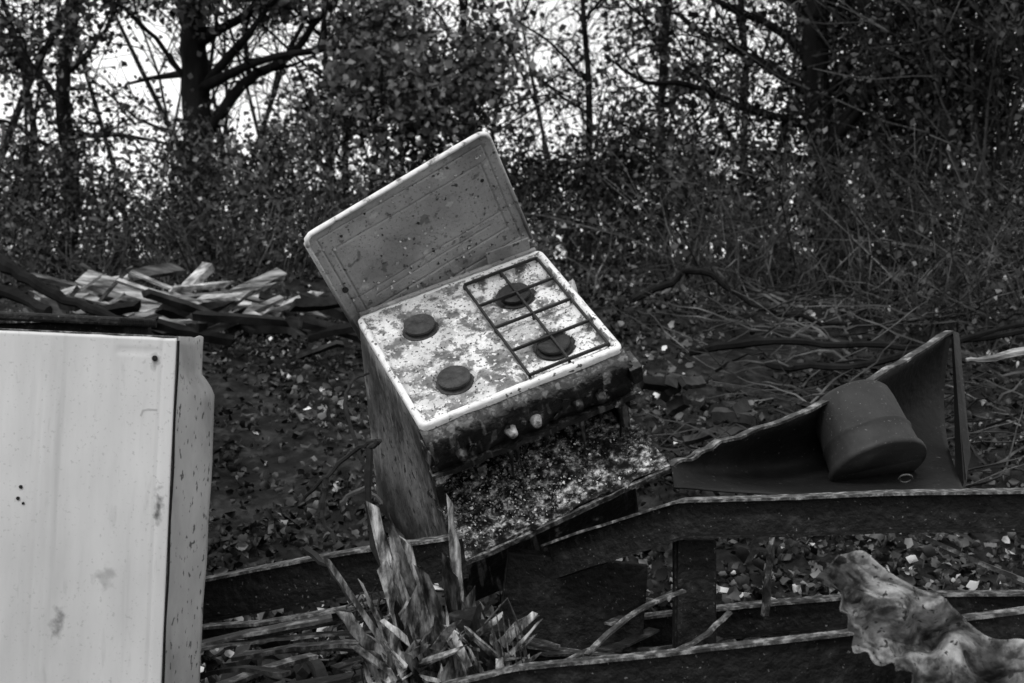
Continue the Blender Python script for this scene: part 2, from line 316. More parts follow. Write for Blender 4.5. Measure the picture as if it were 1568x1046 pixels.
for j in range(NY+1):
    for i in range(NX+1):
        x=(i/NX-.5)*W; y=(j/NY-.5)*D; z=hz(x,y)
        cx=abs(x)-(W/2-R); cy=abs(y)-(D/2-R)
        if cx>0 and cy>0:
            k=max(cx,cy)/math.hypot(cx,cy); x=math.copysign(W/2-R+cx*k,x); y=math.copysign(D/2-R+cy*k,y)
        mb.v.append((x,y,z))
mb.f=[(j*(NX+1)+i,j*(NX+1)+i+1,(j+1)*(NX+1)+i+1,(j+1)*(NX+1)+i) for j in range(NY) for i in range(NX)]
bd=[i for i in range(NX+1)]+[j*(NX+1)+NX for j in range(1,NY+1)]+[NY*(NX+1)+i for i in range(NX-1,-1,-1)]+[j*(NX+1) for j in range(NY-1,0,-1)]
o=len(mb.v)
for k in bd: p=mb.v[k]; mb.v.append((p[0],p[1],p[2]-.016))
for k in range(len(bd)): k2=(k+1)%len(bd); mb.f.append((bd[k],o+k,o+k2,bd[k2]))
hob=mb.obj('hob','enamel_dirty',CK,smooth=True,mats=['enamel_rim','cap'])
for p in hob.data.polygons:
    c=p.center
    if (W/2-abs(c.x)+.004*noise.noise(c*40)<.015) or (D/2-abs(c.y)+.004*noise.noise(c*40)<.015): p.material_index=1
    for bx in(-.15,.15):
        for by in(-.135,.135):
            if math.hypot(c.x-bx,c.y-by)+.008*noise.noise(c*60)<(.060 if bx>0 else .053): p.material_index=2
for k,(bx,by) in enumerate([(-.15,-.135),(-.15,.135),(.15,-.135),(.15,.135)]):
    mb=MB(); z=-.018 if bx<0 else -.034
    for (r0,za,zb) in [(.052,z-.004,z+.004),(.038,z+.004,z+.014),(.046,z+.0145,z+.024)]:
        n=32; vs=[]
        for zz,rr in((za,r0),(zb-.003,r0),(zb,r0-.004)):
            vs+=[(bx+rr*math.cos(6.2832*i/n),by+rr*math.sin(6.2832*i/n),zz) for i in range(n)]
        fs=[(l*n+i,l*n+(i+1)%n,(l+1)*n+(i+1)%n,(l+1)*n+i) for l in range(2) for i in range(n)]+[tuple(range(2*n,3*n))]
        mb.add(vs,fs)
    mb.obj('burner_%d'%(k+1),'cap' if k<2 else 'iron',CK)
mb=MB(); zt=-.004
def bar(x0,y0,x1,y1,z=zt,t=.0075,h=.009):
    pr=[(-t/2,-h/2),(t/2,-h/2),(t/2*.8,h/2),(-t/2*.8,h/2)]
    mb.sweep(pr,[(x0,y0,z),((x0+x1)/2,(y0+y1)/2,z+U(-.0015,.0015)),(x1,y1,z)])
GX=(.032,.151,.272); GY=(-.238,-.118,.001,.119,.238)
for x in GX: bar(x,GY[0],x,GY[-1])
for y in GY: bar(GX[0],y,GX[-1],y,z=zt+.0025)
for x in GX:
    for y in GY[::2]: mb.box((x,y,zt-.014),(.008,.008,.02))
mb.obj('pan_support','iron',CK,bevel=.001)
H=.76
def panel(pts,name,mat,n=10,dent=.006):
    A,B,Cc,Dd=[Vector(p) for p in pts]; mb=MB()
    for j in range(n+1):
        for i in range(n+1):
            s,t=i/n,j/n; p=(A.lerp(B,s)).lerp(Dd.lerp(Cc,s),t); q=noise.noise(p*7)*dent*min(1,8*s*(1-s))
            p=p+(B-A).cross(Dd-A).normalized()*q; mb.v.append(tuple(p))
    mb.f=[(j*(n+1)+i,j*(n+1)+i+1,(j+1)*(n+1)+i+1,(j+1)*(n+1)+i) for j in range(n) for i in range(n)]
    o=mb.obj(name,mat,CK,smooth=True); s=o.modifiers.new('s','SOLIDIFY'); s.thickness=.003; s.offset=0; return o
x0=-W/2+.006; x1=W/2-.006; yf=-D/2+.012; yb=D/2-.006
panel([(x0,yf,-.014),(x0,yb,-.014),(x0-.10,yb,-H),(x0,yf,-H)],'side_panel_1','side')
panel([(x1,yf,-.014),(x1,yb,-.014),(x1,yb,-H),(x1,yf,-H)],'side_panel_2','side')
panel([(x0,yb,-.02),(x1,yb,-.02),(x1,yb,-H),(x0-.1,yb,-H)],'back_panel','side')
mb=MB(); mb.box((0,yf+.25,-.05),(W-.03,.46,.01)); mb.box((0,yf+.18,-.20),(W-.03,.3,.006)); mb.obj('inner_tray','cavity',CK)
mb=MB(); X=W/2-.02
mb.add([(-X,yf+.01,-.14),(X,yf+.01,-.14),(X,yf+.01,-.345),(-X,yf+.01,-.345),(-X,yf+.36,-.14),(X,yf+.36,-.14),(X,yf+.36,-.345),(-X,yf+.36,-.345)],
      [(4,5,6,7),(0,1,5,4),(3,7,6,2),(0,4,7,3),(1,2,6,5)])
mb.obj('grill_cavity','cavity',CK)
mb=MB(); prof=[(-.010,-.018),(-.034,-.024),(-.050,-.042),(-.048,-.072),(-.040,-.10),(-.034,-.125),(-.030,-.148),(-.006,-.152),(0,-.018)]
n=90; vs=[]
for i in range(n+1):
    x=-W/2-.004+(W+.008)*i/n
    for (y,z) in prof: vs.append((x,-D/2+.012+y+.008*noise.noise(Vector((x*18,y*60,z*30)))+.004*noise.noise(Vector((x*60,y*60,z*60))),z+.007*noise.noise(Vector((x*9,3,z*12)))))
m_=len(prof); fs=[(i*m_+j,i*m_+(j+1)%m_,(i+1)*m_+(j+1)%m_,(i+1)*m_+j) for i in range(n) for j in range(m_)]
fs+= [tuple(range(m_)),tuple(range(n*m_,(n+1)*m_))[::-1]]
mb.add(vs,fs); mb.obj('control_panel','charred',CK,smooth=True)
mb=MB()
pts=[(-W/2-.006+(W+.012)*i/30,-D/2-.016+U(-.002,.002),-.165+.004*noise.noise(Vector((i*.4,0,0)))) for i in range(31)]
mb.sweep([(-.012,-.010),(.014,-.010),(.014,.008),(-.012,.010)],pts); mb.obj('grill_trim','charred',CK)
for k,x in enumerate([-.215,-.07,.005,.13,.2]):
    mb=MB(); r=.014; y=-D/2-.028; z=-.102
    d=Vector((U(-.1,.1),-1,-.2)).normalized(); p=Vector((x,y,z+U(-.008,.004)))
    mb.tube([p,p+d*.006,p+d*.018,p+d*.026,p+d*.0265],[r*1.3,r*1.2,r,r*.8,.0005],sides=18,cap=True)
    mb.obj('control_knob_%d'%(k+1),'knob' if k in(1,2) else 'charred',CK,smooth=True)
mb=MB()
for x,l in((-.2,.03),(-.08,.12),(-.03,.05),(-.06,.08),(.03,.06),(.14,.12),(.2,.05),(.26,.14)):
    y=-D/2-.012; mb.tube([(x,y,-.165),(x+.004,y,-.175-l*.4),(x+U(-.01,.01),y,-.175-l)],[.014,.006,.002],sides=6,cap=True)
mb.obj('melted_drips','charred',CK,smooth=True)
mb=MB()
for _ in range(46):
    x=U(-W/2,W/2); mb.box((x,-D/2-.034+U(-.004,.004),U(-.14,-.03)),(U(.004,.02),.008,U(.003,.010)),Matrix.Rotation(U(-.8,.8),3,'Y'),jit=.003)
for k in range(5): x=[-.29,-.17,.22,.25,.29][k]; mb.box((x,-D/2-.03,[-.18,-.2,-.06,-.16,-.19][k]),(.022,.02,.02),Matrix.Rotation(U(-.7,.7),3,'X'),jit=.005)
mb.obj('burnt_residue','charred',CK,bevel=.002)
def slab(name,mat,x0,x1,y0,y1,z,t,amp,nx=90,ny=44):
    mb=MB()
    for j in range(ny+1):
        for i in range(nx+1):
            x=x0+(x1-x0)*i/nx; y=y0+(y1-y0)*j/ny
            e=.008*noise.noise(Vector((x*25,y*25,5))) if (i in(0,nx) or j in(0,ny)) else 0
            mb.v.append((x+e,y+e,z+amp*max(0,noise.noise(Vector((x*22,y*22,1)))+.5*noise.noise(Vector((x*60,y*60,1)))+.2)+.01*math.sin(x*6)))
    mb.f=[(j*(nx+1)+i,j*(nx+1)+i+1,(j+1)*(nx+1)+i+1,(j+1)*(nx+1)+i) for j in range(ny) for i in range(nx)]
    o=mb.obj(name,mat,CK); s=o.modifiers.new('s','SOLIDIFY'); s.thickness=t; s.offset=-1; return o
zs=-.322
slab('drop_down_door','crumb',-W/2-.005,W/2+.020,-D/2-.185,-D/2+.14,zs,.016,.014)
mb=MB(); mb.sweep([(-.004,-.012),(.004,-.012),(.004,.006),(-.004,.006)],[(-W/2-.006+(W+.024)*i/30,-D/2-.189+.004*noise.noise(Vector((i*.5,0,0))),zs+.01*math.sin((-W/2+W*i/30)*6)-.008+U(-.001,.001)) for i in range(31)]); mb.obj('door_front_edge','flange',CK)
mb=MB(); mb.box((0,-D/2+.03,-.56),(W-.03,.03,.39)); mb.obj('lower_front_panel','charred',CK,bevel=.003)
mb=MB()
for s in(-1,1): mb.box((s*(W/2-.012),-D/2+.02,-.25),(.022,.02,.17))
mb.obj('door_frame','charred',CK,bevel=.002)
C=[(U(-W/2,W/2),-D/2-.175+.28*random.random(),zs+U(.003,.016)) for _ in range(2600)]
leaves('door_debris',C,(.003,.012),(.02,.4),'litter',up=.3,parent=CK,power=2,bright=.12,brange=(.4,.7),hi=True)
C=[(U(-W/2+.03,W/2-.03),U(-D/2+.03,D/2-.03)) for _ in range(300)]
leaves('hob_debris',[(x,y,hz(x,y)+.002) for x,y in C],(.002,.008),(.02,.25),'litter',up=.7,parent=CK,power=1.5,hi=True)
mb=MB(); mb.box((-W/2-.002,-D/2-.022,-.075),(.014,.05,.05),jit=.006); mb.box((W/2+.004,-D/2-.016,-.07),(.03,.07,.055),jit=.008); mb.box((-W/2+.02,-D/2-.02,-.178),(.05,.03,.02),jit=.006)
mb.obj('fascia_end_caps','charred',CK,bevel=.004)
mb=MB(); mb.box((0,D/2+.004,-.012),(W-.03,.012,.036)); mb.box((.20,D/2+.01,.02),(.14,.006,.055)); mb.obj('rear_upstand','lid',CK,bevel=.002)
lu=Vector((.844,.122,.520)).normalized(); lw=Vector((-.31,-.681,.664)); lw=(lw-lu*lw.dot(lu)).normalized(); ln=lu.cross(lw)
LM=Matrix((lu,lw,ln)).transposed().to_4x4(); LM.translation=Vector((.060,3.99,1.915))
LW,LH=.60,.425
def lz(x,y):
    z=0; X=-x
    for rect in((.03,.03),(.055,.085)):
        dd=min(X-rect[0],LW-rect[0]-X,y-rect[1],LH-rect[1]-y)
        if abs(dd)<.0035: z-=.004*(1-abs(dd)/.0035)
    if abs(y-.15)<.003 and .05<X<LW-.05: z-=.004*(1-abs(y-.15)/.003)
    if abs(y-.125)<.003 and .1<X<LW-.1: z-=.004*(1-abs(y-.125)/.003)
    return z+.007*noise.noise(Vector((x*4,y*4,2)))+.002*noise.noise(Vector((x*14,y*14,2)))
NX,NY=240,170; mb=MB()
for j in range(NY+1):
    for i in range(NX+1):
        x=-LW*i/NX; y=LH*j/NY; z=lz(x,y)
        cx=abs(x+LW/2)-(LW/2-.018); cy=y-(LH-.018)
        X,Y=x,y
        if cx>0 and cy>0:
            k=max(cx,cy)/math.hypot(cx,cy); X=-LW/2+math.copysign(LW/2-.018+cx*k,x+LW/2); Y=LH-.018+cy*k
        mb.v.append((X,Y,z))
mb.f=[(j*(NX+1)+i,(j+1)*(NX+1)+i,(j+1)*(NX+1)+i+1,j*(NX+1)+i+1) for j in range(NY) for i in range(NX)]
lid=mb.obj('lid','lid',smooth=True); lid.parent=CK; lid.matrix_parent_inverse=MW.inverted(); lid.matrix_world=LM
so=lid.modifiers.new('s','SOLIDIFY'); so.thickness=.004; so.offset=-1
mb=MB(); pr=[(math.cos(a)*.007,math.sin(a)*.010) for a in np.linspace(0,6.283,9)[:-1]]
path=[(0,LH-.03,-.004),(-.006,LH-.01,-.004),(-.022,LH,-.004)]+[(-.022-(LW-.044)*i/20,LH+.001*noise.noise(Vector((i,0,0))),-.004) for i in range(1,21)]+[(-LW+.006,LH-.01,-.004),(-LW,LH-.03,-.004)]
mb.sweep(pr,path,[1+.15*noise.noise(Vector((i*.7,0,0))) for i in range(len(path))],up=Vector((0,0,1)))
le=mb.obj('lid_rim','lid_edge',smooth=True); le.parent=lid
mb=MB(); mb.sweep(pr,[(0,.0,-.006),(0,LH-.02,-.006)]); mb.sweep(pr,[(-LW,.0,-.006),(-LW,LH-.02,-.006)]); le=mb.obj('lid_side_rims','lid',smooth=True); le.parent=lid
C=[(-U(.02,LW-.02),U(.01,LH-.02),.002) for _ in range(300)]
leaves('lid_mud_flecks',C,(.002,.013),(.02,.6),'litter',up=.85,parent=lid,power=1.3,hi=True)
mb=MB(); mb.tube([(-.07,LH-.14,.001),(-.07,LH-.14,.003)],.006,sides=14,cap=True); mb.tube([(-LW+.03,.2,.001),(-LW+.03,.2,.006)],.009,sides=14,cap=True); le=mb.obj('lid_fixings','iron'); le.parent=lid

# ------------------------------------------------------------------ refrigerator (left)
FM=Matrix.Translation((-.718,2.80,1.607))@Matrix.Rotation(math.radians(2.6),4,'Y')@Matrix.Rotation(math.radians(-3),4,'Z')
FR=empty('refrigerator',FM)
mb=MB(); FW,FH=.66,1.42
def fz(x,z):
    d=0; X=-x; Z=-z
    if abs(X-.285-.012*Z)<.004 and Z>.05: d+=.0012*(1-abs(X-.285-.012*Z)/.004)
    if abs(X-.26-.012*Z)<.003 and Z>.05: d+=.0008*(1-abs(X-.26-.012*Z)/.003)
    if abs(X-.03)<.003: d+=.002
    if .035<X<.13 and abs(Z-.035)<.004: d+=.002
    return d+.006*noise.noise(Vector((x*2.2,z*1.6,3)))+.0015*noise.noise(Vector((x*9,z*7,3)))
NX,NY=165,180
for j in range(NY+1):
    for i in range(NX+1):
        x=-FW*i/NX; z=-FH*j/NY; mb.v.append((x,fz(x,z),z+(.002*noise.noise(Vector((x*20,0,0))) if j==0 else 0)))
mb.f=[(j*(NX+1)+i,j*(NX+1)+i+1,(j+1)*(NX+1)+i+1,(j+1)*(NX+1)+i) for j in range(NY) for i in range(NX)]
o=mb.obj('door_skin','fridge',FR,smooth=True); s=o.modifiers.new('s','SOLIDIFY'); s.thickness=.004; s.offset=0
mb=MB(); mb.box((-FW/2,.012,.002),(FW+.004,.028,.004)); mb.obj('door_top_flange','flange',FR,bevel=.001)
mb=MB(); ny=90; nxs=14
for j in range(ny+1):
    t=j/ny; Z=-t*FH
    w=.010 if t<.055 else .010+.030*min(1,(t-.055)/.03)
    w+=.002*noise.noise(Vector((0,Z*9,0)))+.003*math.sin(t*9)
    for i in range(nxs+1):
        s=i/nxs; x=.003+w*s; y=.002+.15*s*(1+.1*noise.noise(Vector((0,Z*3,0))))+.018*math.sin(s*3.14)*noise.noise(Vector((s*2,Z*7,2)))
        mb.v.append((x,y,Z+.008*s*noise.noise(Vector((s*4,Z*12,2)))+(.004 if j==0 else 0)))
mb.f=[(j*(nxs+1)+i,(j+1)*(nxs+1)+i,(j+1)*(nxs+1)+i+1,j*(nxs+1)+i+1) for j in range(ny) for i in range(nxs)]
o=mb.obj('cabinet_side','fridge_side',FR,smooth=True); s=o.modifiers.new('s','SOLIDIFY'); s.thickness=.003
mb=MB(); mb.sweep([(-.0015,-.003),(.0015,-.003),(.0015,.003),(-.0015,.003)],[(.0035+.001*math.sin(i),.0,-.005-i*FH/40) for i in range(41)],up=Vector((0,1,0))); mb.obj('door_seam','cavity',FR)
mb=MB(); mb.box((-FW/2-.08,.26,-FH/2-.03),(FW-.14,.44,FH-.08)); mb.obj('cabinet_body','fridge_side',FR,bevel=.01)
mb=MB()
for (x,z,r) in ((-.045,-.045,.006),(-.325,-.335,.004),(-.33,-.36,.004),(-.318,-.37,.003)):
    mb.tube([(x,-.001,z),(x,-.006,z)],r,sides=14,cap=True)
mb.obj('screws','steel',FR)
mb=MB(); mb.sweep([(-.002,-.002),(.002,-.002),(.002,.002),(-.002,.002)],[(-.07,-.003,-.17),(-.066,-.003,-.158),(-.055,-.003,-.155),(-.035,-.003,-.155)]); mb.obj('hinge_emboss','fridge_side',FR)

# ------------------------------------------------------------------ steelwork
def isec(h,w,t=.007): return [(-w/2,0),(w/2,0),(w/2,-t),(t/2,-t),(t/2,-h+t),(w/2,-h+t),(w/2,-h),(-w/2,-h),(-w/2,-h+t),(-t/2,-h+t),(-t/2,-t),(-w/2,-t)]
def beam(name,path,h,w,jit=.005,sm=2):
    P=[Vector(p) for p in path]; fine=[]
    for i in range(len(P)-1):
        n=max(2,int((P[i+1]-P[i]).length/.02))
        for k in range(n): fine.append(P[i].lerp(P[i+1],k/n))
    fine.append(P[-1])
    for _ in range(sm):
        fine=[fine[0]]+[(fine[i-1]+fine[i]*2+fine[i+1])/4 for i in range(1,len(fine)-1)]+[fine[-1]]
    fine=[p+Vector((0,jit*noise.noise(p*4),jit*noise.noise(p*3+Vector((5,5,5)))+U(-.0005,.0005))) for p in fine]
    mb=MB(); mb.sweep(isec(h,w),fine); o=mb.obj(name,'steel',mats=['flange'])
    for p in o.data.polygons:
        if p.index%12 in(0,1,11): p.material_index=1
    return o
beam('steel_beam',[(.10,3.62,1.04),(.22,3.52,1.10),(.34,3.45,1.150),(.44,3.40,1.192),(.9,3.28,1.222),(1.6,3.18,1.25)],.10,.07)
beam('steel_beam',[(-.95,3.36,.965),(-.62,3.33,1.03),(-.37,3.32,1.075),(-.13,3.36,1.105)],.11,.06)
beam('steel_beam',[(-.16,2.83,.858),(0,2.82,.90),(.35,2.8,.94),(.694,2.78,.981),(1.3,2.75,1.065)],.24,.035)
beam('steel_beam',[(.0,3.78,.76),(.5,3.75,.83),(1.0,3.72,.88),(1.75,3.7,.90)],.09,.06)
beam('steel_beam',[(-1.0,3.15,.90),(-.6,3.12,.93),(-.3,3.10,.99)],.035,.04)
mb=MB(); mb.box((.485,3.47,.93),(.115,.05,.34),jit=.004); mb.box((.485,3.44,.93),(.10,.02,.30)); mb.box((.49,3.46,.775),(.16,.10,.02),jit=.006); mb.obj('steel_post','steel',bevel=.004)
mb=MB(); mb.box((.17,3.62,.87),(.40,.012,.26),Matrix.Rotation(.12,3,'Y'),jit=.01); mb.obj('steel_plate','steel',bevel=.003)
mb=MB()
def flat(p,q,w=.03,t=.006,n=10,wob=.002):
    p=Vector(p); q=Vector(q); bd=Vector((0,U(-.02,.02),U(-.025,.025))); pts=[p.lerp(q,i/n)+bd*math.sin(3.14*i/n)+Vector((U(-wob,wob),U(-wob,wob),U(-wob,wob))) for i in range(n+1)]
    mb.sweep([(-w/2,-t/2),(w/2,-t/2),(w/2,t/2),(-w/2,t/2)],pts)
flat((1.05,3.5,1.10),(1.46,3.5,.93),.05,.012)
flat((.68,4.5,1.46),(1.24,4.4,1.30),.03,.015)
flat((-.9,3.0,.86),(-.42,3.05,.955),.05,.008); flat((-.8,2.95,.89),(-.3,3.1,.91),.03,.006)
flat((-.95,2.9,.83),(-.55,2.95,.80),.06,.006); flat((-.7,3.3,.80),(-.3,3.2,.86),.05,.01)
flat((.72,3.6,1.1),(.70,3.62,.84),.02,.012); flat((.3,3.1,.80),(.62,3.2,.86),.05,.01)
flat((-.85,3.3,.72),(-.35,3.25,.78),.07,.01); flat((-.8,3.1,.78),(-.5,2.9,.86),.03,.01)
for _ in range(26):
    x=U(-.8,.6); y=U(3.0,3.7); z=U(.66,.84); a=U(-.9,.9); l=U(.1,.3); flat((x-l*math.cos(a),y-l*math.sin(a),z),(x+l*math.cos(a),y+l*math.sin(a),z+U(-.05,.12)),U(.01,.05),U(.004,.012))
mb.obj('scrap_metal_bars','rag_metal')

# ------------------------------------------------------------------ trough and bucket
TR=empty('metal_trough',Matrix.Identity(4))
mb=MB(); n=40; m=16
top=[Vector((.44,3.62,1.255)),Vector((.60,3.72,1.315)),Vector((.85,3.85,1.385)),Vector((1.15,4.05,1.50)),Vector((1.445,4.3,1.632))]
def lerpP(P,t):
    k=min(int(t*(len(P)-1)),len(P)-2); f=t*(len(P)-1)-k; return P[k].lerp(P[k+1],f)
bot=[Vector((.44,3.55,1.20)),Vector((.8,3.6,1.17)),Vector((1.10,3.65,1.16)),Vector((1.3,3.75,1.16))]
for j in range(m+1):
    for i in range(n+1):
        s=i/n; t=j/m; p=lerpP(top,s).lerp(lerpP(bot,s),t); p=p+Vector((.05,.28,-.05))*math.sin(t*math.pi)*min(1,3*s)
        mb.v.append(tuple(p+Vector((0,.01,.006))*noise.noise(p*5)))
mb.f=[(j*(n+1)+i,j*(n+1)+i+1,(j+1)*(n+1)+i+1,(j+1)*(n+1)+i) for j in range(m) for i in range(n)]
o=mb.obj('tray_shell','sheet',TR,smooth=True); s=o.modifiers.new('s','SOLIDIFY'); s.thickness=.004
mb=MB(); fine=[lerpP(top,i/60)+Vector((0,0,.012*noise.noise(Vector((i*.25,0,0)))+U(-.001,.001))) for i in range(61)]
mb.sweep([(-.02,-.005),(.010,-.005),(.012,.003),(-.02,.004)],fine); mb.obj('rim','rag_metal',TR)
mb=MB(); mb.add([(1.445,4.3,1.632),(1.475,4.33,1.625),(1.38,3.95,1.25),(1.34,3.85,1.18),(1.29,3.75,1.16),(1.40,4.1,1.16)],[(0,1,2,3),(0,3,4,5)]); o=mb.obj('end_plate','sheet',TR); s=o.modifiers.new('s','SOLIDIFY'); s.thickness=.008
d=Vector((.22,-.55,-.80)).normalized(); p=Vector((1.03,4.0,1.425)); mb=MB()
mb.tube([p+d*.014,p+d*.004,p,p+d*.006,p+d*.02,p+d*.05,p+d*.15,p+d*.155,p+d*.16,p+d*.22,p+d*.228,p+d*.24,p+d*.25,p+d*.245,p+d*.1],[.001,.07,.095,.112,.122,.127,.133,.138,.134,.139,.147,.149,.145,.138,.125],sides=56,up=Vector((1,0,0)))
mb.obj('metal_bucket','bucket',smooth=True)
mb=MB(); c=Vector((1.085,3.60,1.222))
mb.tube([c+Vector((math.cos(a)*.018,-.01*math.sin(a),math.sin(a)*.012)) for a in np.linspace(0,6.28,16)],.003,sides=6); mb.obj('steel_ring','rag_metal',smooth=True)

# ------------------------------------------------------------------ splintered timber stump
def slat(mb,base,tip,w,t,yaw=None,seg=9,rag=.16):
    base=Vector(base); tip=Vector(tip); ax=tip-base; L=ax.length; d=ax.normalized()
    yaw=U(-.8,.8) if yaw is None else yaw
    side=Vector((math.cos(yaw),math.sin(yaw),0)); side=(side-d*side.dot(d)).normalized(); dep=d.cross(side)
    corners=[(-w,-t),(w,-t),(w,t),(-w,t)]
    hi=random.choice([0,1]); ends=[1.0 if k==hi else U(.74,.96) for k in range(4)]
    vs=[]; step=U(.45,.85); cut=U(.45,.8)   # a step where part of the width has split away
    for i in range(seg+1):
        for k,(a,c) in enumerate(corners):
            s=i/seg*ends[k]; kk=1 if s<step else cut
            vs.append(base+ax*s+side*(a*kk+(1-kk)*w*(1 if hi==1 else -1))*(1+U(-rag,rag))+dep*c*kk*(1+U(-rag,rag))+Vector((U(-.0015,.0015),0,0)))
    fs=[(i*4+j,i*4+(j+1)%4,(i+1)*4+(j+1)%4,(i+1)*4+j) for i in range(seg) for j in range(4)]
    o=seg*4; fs+=[(o,o+1,o+2),(o,o+2,o+3),(3,2,1,0)]
    mb.add(vs,fs)
SP=empty('splintered_stump',Matrix.Identity(4))
mb=MB()
spec=[((-.20,3.02,.76),(-.43,2.98,1.12),.012),((-.22,3.0,.76),(-.39,2.98,1.00),.022),((-.22,3.0,.78),(-.315,3.0,1.24),.022),((-.22,3.03,.78),(-.31,2.98,1.10),.032),
((-.17,3.0,.78),(-.26,3.0,1.18),.032),((-.14,3.02,.78),(-.29,2.95,1.22),.015),((-.16,2.98,.78),(-.24,2.96,1.05),.040),((-.11,3.0,.78),(-.14,3.02,1.25),.014),
((-.10,3.0,.80),(-.145,3.0,1.12),.026),((-.09,3.03,.78),(-.11,3.05,1.03),.026),((-.13,2.97,.78),(-.20,2.95,1.10),.026),((-.05,3.0,.78),(-.08,3.02,.97),.026),
((-.24,2.98,.76),(-.33,2.95,.92),.030),((-.20,2.94,.76),(-.27,2.9,.98),.026),((-.13,2.95,.76),(-.19,2.9,1.00),.032),((-.08,2.95,.78),(-.14,2.9,.93),.032),
((-.04,2.96,.76),(-.11,2.92,.88),.030),((-.29,2.93,.82),(-.10,2.88,.95),.010),((-.32,2.95,.82),(-.17,2.90,.87),.013),((-.14,2.92,.76),(-.225,2.88,.93),.028),((-.11,2.9,.76),(-.15,2.87,.91),.03),
((-.27,2.96,.76),(-.26,2.94,.97),.022),((-.02,2.92,.78),(-.16,2.87,.95),.012)]
for a,c,w in spec:
    slat(mb,a,c,w*.85,w*.35)
    for _ in range(2):
        o_=Vector((U(-.03,.03),U(-.03,.01),0)); e_=Vector((U(-.05,.05),0,0)); slat(mb,Vector(a)+o_,Vector(a).lerp(Vector(c),U(.4,.9))+o_*1.3+e_,w*U(.15,.4),w*.12)
for _ in range(90):
    bx=U(-.30,-.0); by=U(2.86,3.0); L=U(.01,.10); z=U(.78,.92); slat(mb,(bx,by,z),(bx+U(-.12,.12),by+U(-.05,.03),z+L),U(.003,.012),U(.001,.005),seg=3)
mb.obj('splinters','wood',SP)
mb=MB()
for _ in range(46): mb.box((U(-.26,-.04),U(2.96,3.06),U(.70,.95)),(U(.03,.08),.05,U(.06,.15)),Matrix.Rotation(U(-.7,.5),3,'Y'),jit=.02)
mb.obj('charred_core','char',SP)
mb=MB()
def branch(pts,r0,r1,sides=6,j=.008):
    fine=curve(pts,5,j); n=len(fine); mb.tube(fine,[(r0+(r1-r0)*i/(n-1))*U(.85,1.15) for i in range(n)],sides=sides,rough=.15,cap=True)
branch([(-.20,3.05,.9),(-.32,3.05,1.12),(-.335,3.05,1.33),(-.31,3.05,1.365),(-.36,3.08,1.35),(-.44,3.1,1.28),(-.50,3.12,1.22)],.011,.004,j=.004)
branch([(-.38,3.3,1.3),(-.42,3.3,1.44),(-.40,3.3,1.5),(-.36,3.3,1.52)],.006,.003,j=.003)
branch([(-.44,3.1,1.28),(-.45,3.1,1.20),(-.42,3.1,1.12)],.008,.004,j=.004); branch([(-.42,3.2,1.2),(-.36,3.2,1.24),(-.32,3.2,1.2)],.008,.005,j=.004)
branch([(-.5,3.15,1.1),(-.42,3.1,1.05),(-.36,3.1,.95)],.01,.006,j=.004)
for _ in range(8):
    x=U(-.42,-.25); z=U(.8,1.0); y=U(2.95,3.1); a=U(0,6.28); l=U(.05,.14); branch([(x,y,z),(x+math.cos(a)*l*.6,y,z+abs(math.sin(a))*l),(x+math.cos(a)*l*1.3,y,z+math.sin(a)*l*.5)],U(.002,.005),.001,4,.006)
mb.obj('broken_branch','twig')
mb=MB()
for i in range(6):
    x=-.035+i*.013; mb.tube([(x+.02,2.87,.83),(x,2.88,.92),(x-.012,2.89,.985+.012*math.sin(i))],.0018,sides=6)
mb.tube([(-.02,2.87,.83),(.02,2.865,.835),(0.07,2.87,.84)],.0025,sides=6); mb.tube([(-.06,2.89,.975),(-.01,2.9,1.03),(0.02,2.89,.96),(0.04,2.87,.84)],.003,sides=6)
mb.obj('oven_rack','rag_metal')

# ------------------------------------------------------------------ wood pile on bank
WP=MB(); DK=MB()
def plank(mbx,c,L,w,t,yaw,pit,roll=0,jag=.03):
    R=Matrix.Rotation(yaw,3,'Z')@Matrix.Rotation(pit,3,'Y')@Matrix.Rotation(roll,3,'X'); c=Vector(c); n=6; vs=[]
    cor=[(-w/2,-t/2),(w/2,-t/2),(w/2,t/2),(-w/2,t/2)]; e0=[U(-.5,-.40) for _ in cor]; e1=[U(.34,.5) for _ in cor]; sag=U(-.02,.02)
    for i in range(n+1):
        for k,(a,d) in enumerate(cor):
            s=e0[k]+(e1[k]-e0[k])*i/n; vs.append(c+R@Vector((s*L,a*(1+U(-.15,.15)),d*(1+U(-.15,.15))+sag*math.cos(s*3))))
    mbx.add(vs,[(i*4+j,(i+1)*4+j,(i+1)*4+(j+1)%4,i*4+(j+1)%4) for i in range(n) for j in range(4)]+[(0,1,2,3),(n*4+3,n*4+2,n*4+1,n*4)])
base=[((-2.50,8.0,1.93),.6,.12,.05,.3,-.25,.3),((-2.15,7.7,1.88),1.05,.13,.04,-.2,.24,.6),((-2.25,7.9,1.84),.7,.10,.05,.1,.12,.5),
  ((-1.85,7.8,1.85),.95,.10,.04,.15,.02,.7),((-1.6,7.9,1.91),.55,.12,.04,.5,-.45,.4),((-2.0,7.6,1.76),.8,.10,.05,-.1,.06,.5),((-1.75,7.5,1.74),.7,.08,.04,.2,-.04,.5),
  ((-2.35,7.6,1.79),.5,.09,.04,-.6,.3,.5),((-1.95,7.9,1.94),.4,.09,.04,.5,-.8,.4),((-2.6,7.8,1.85),.5,.12,.05,.2,-.1,.5),((-2.2,8.1,2.02),.4,.10,.03,.8,-.2,.6)]
for a in base: plank(WP,*a)
for _ in range(32): plank(WP,(U(-2.7,-1.3),U(7.3,8.1),U(1.68,1.94)),U(.2,.75),U(.02,.06),U(.01,.04),U(-.8,.8),U(-.7,.7),U(-.8,.8),.01)
WP.obj('timber_planks','plank')
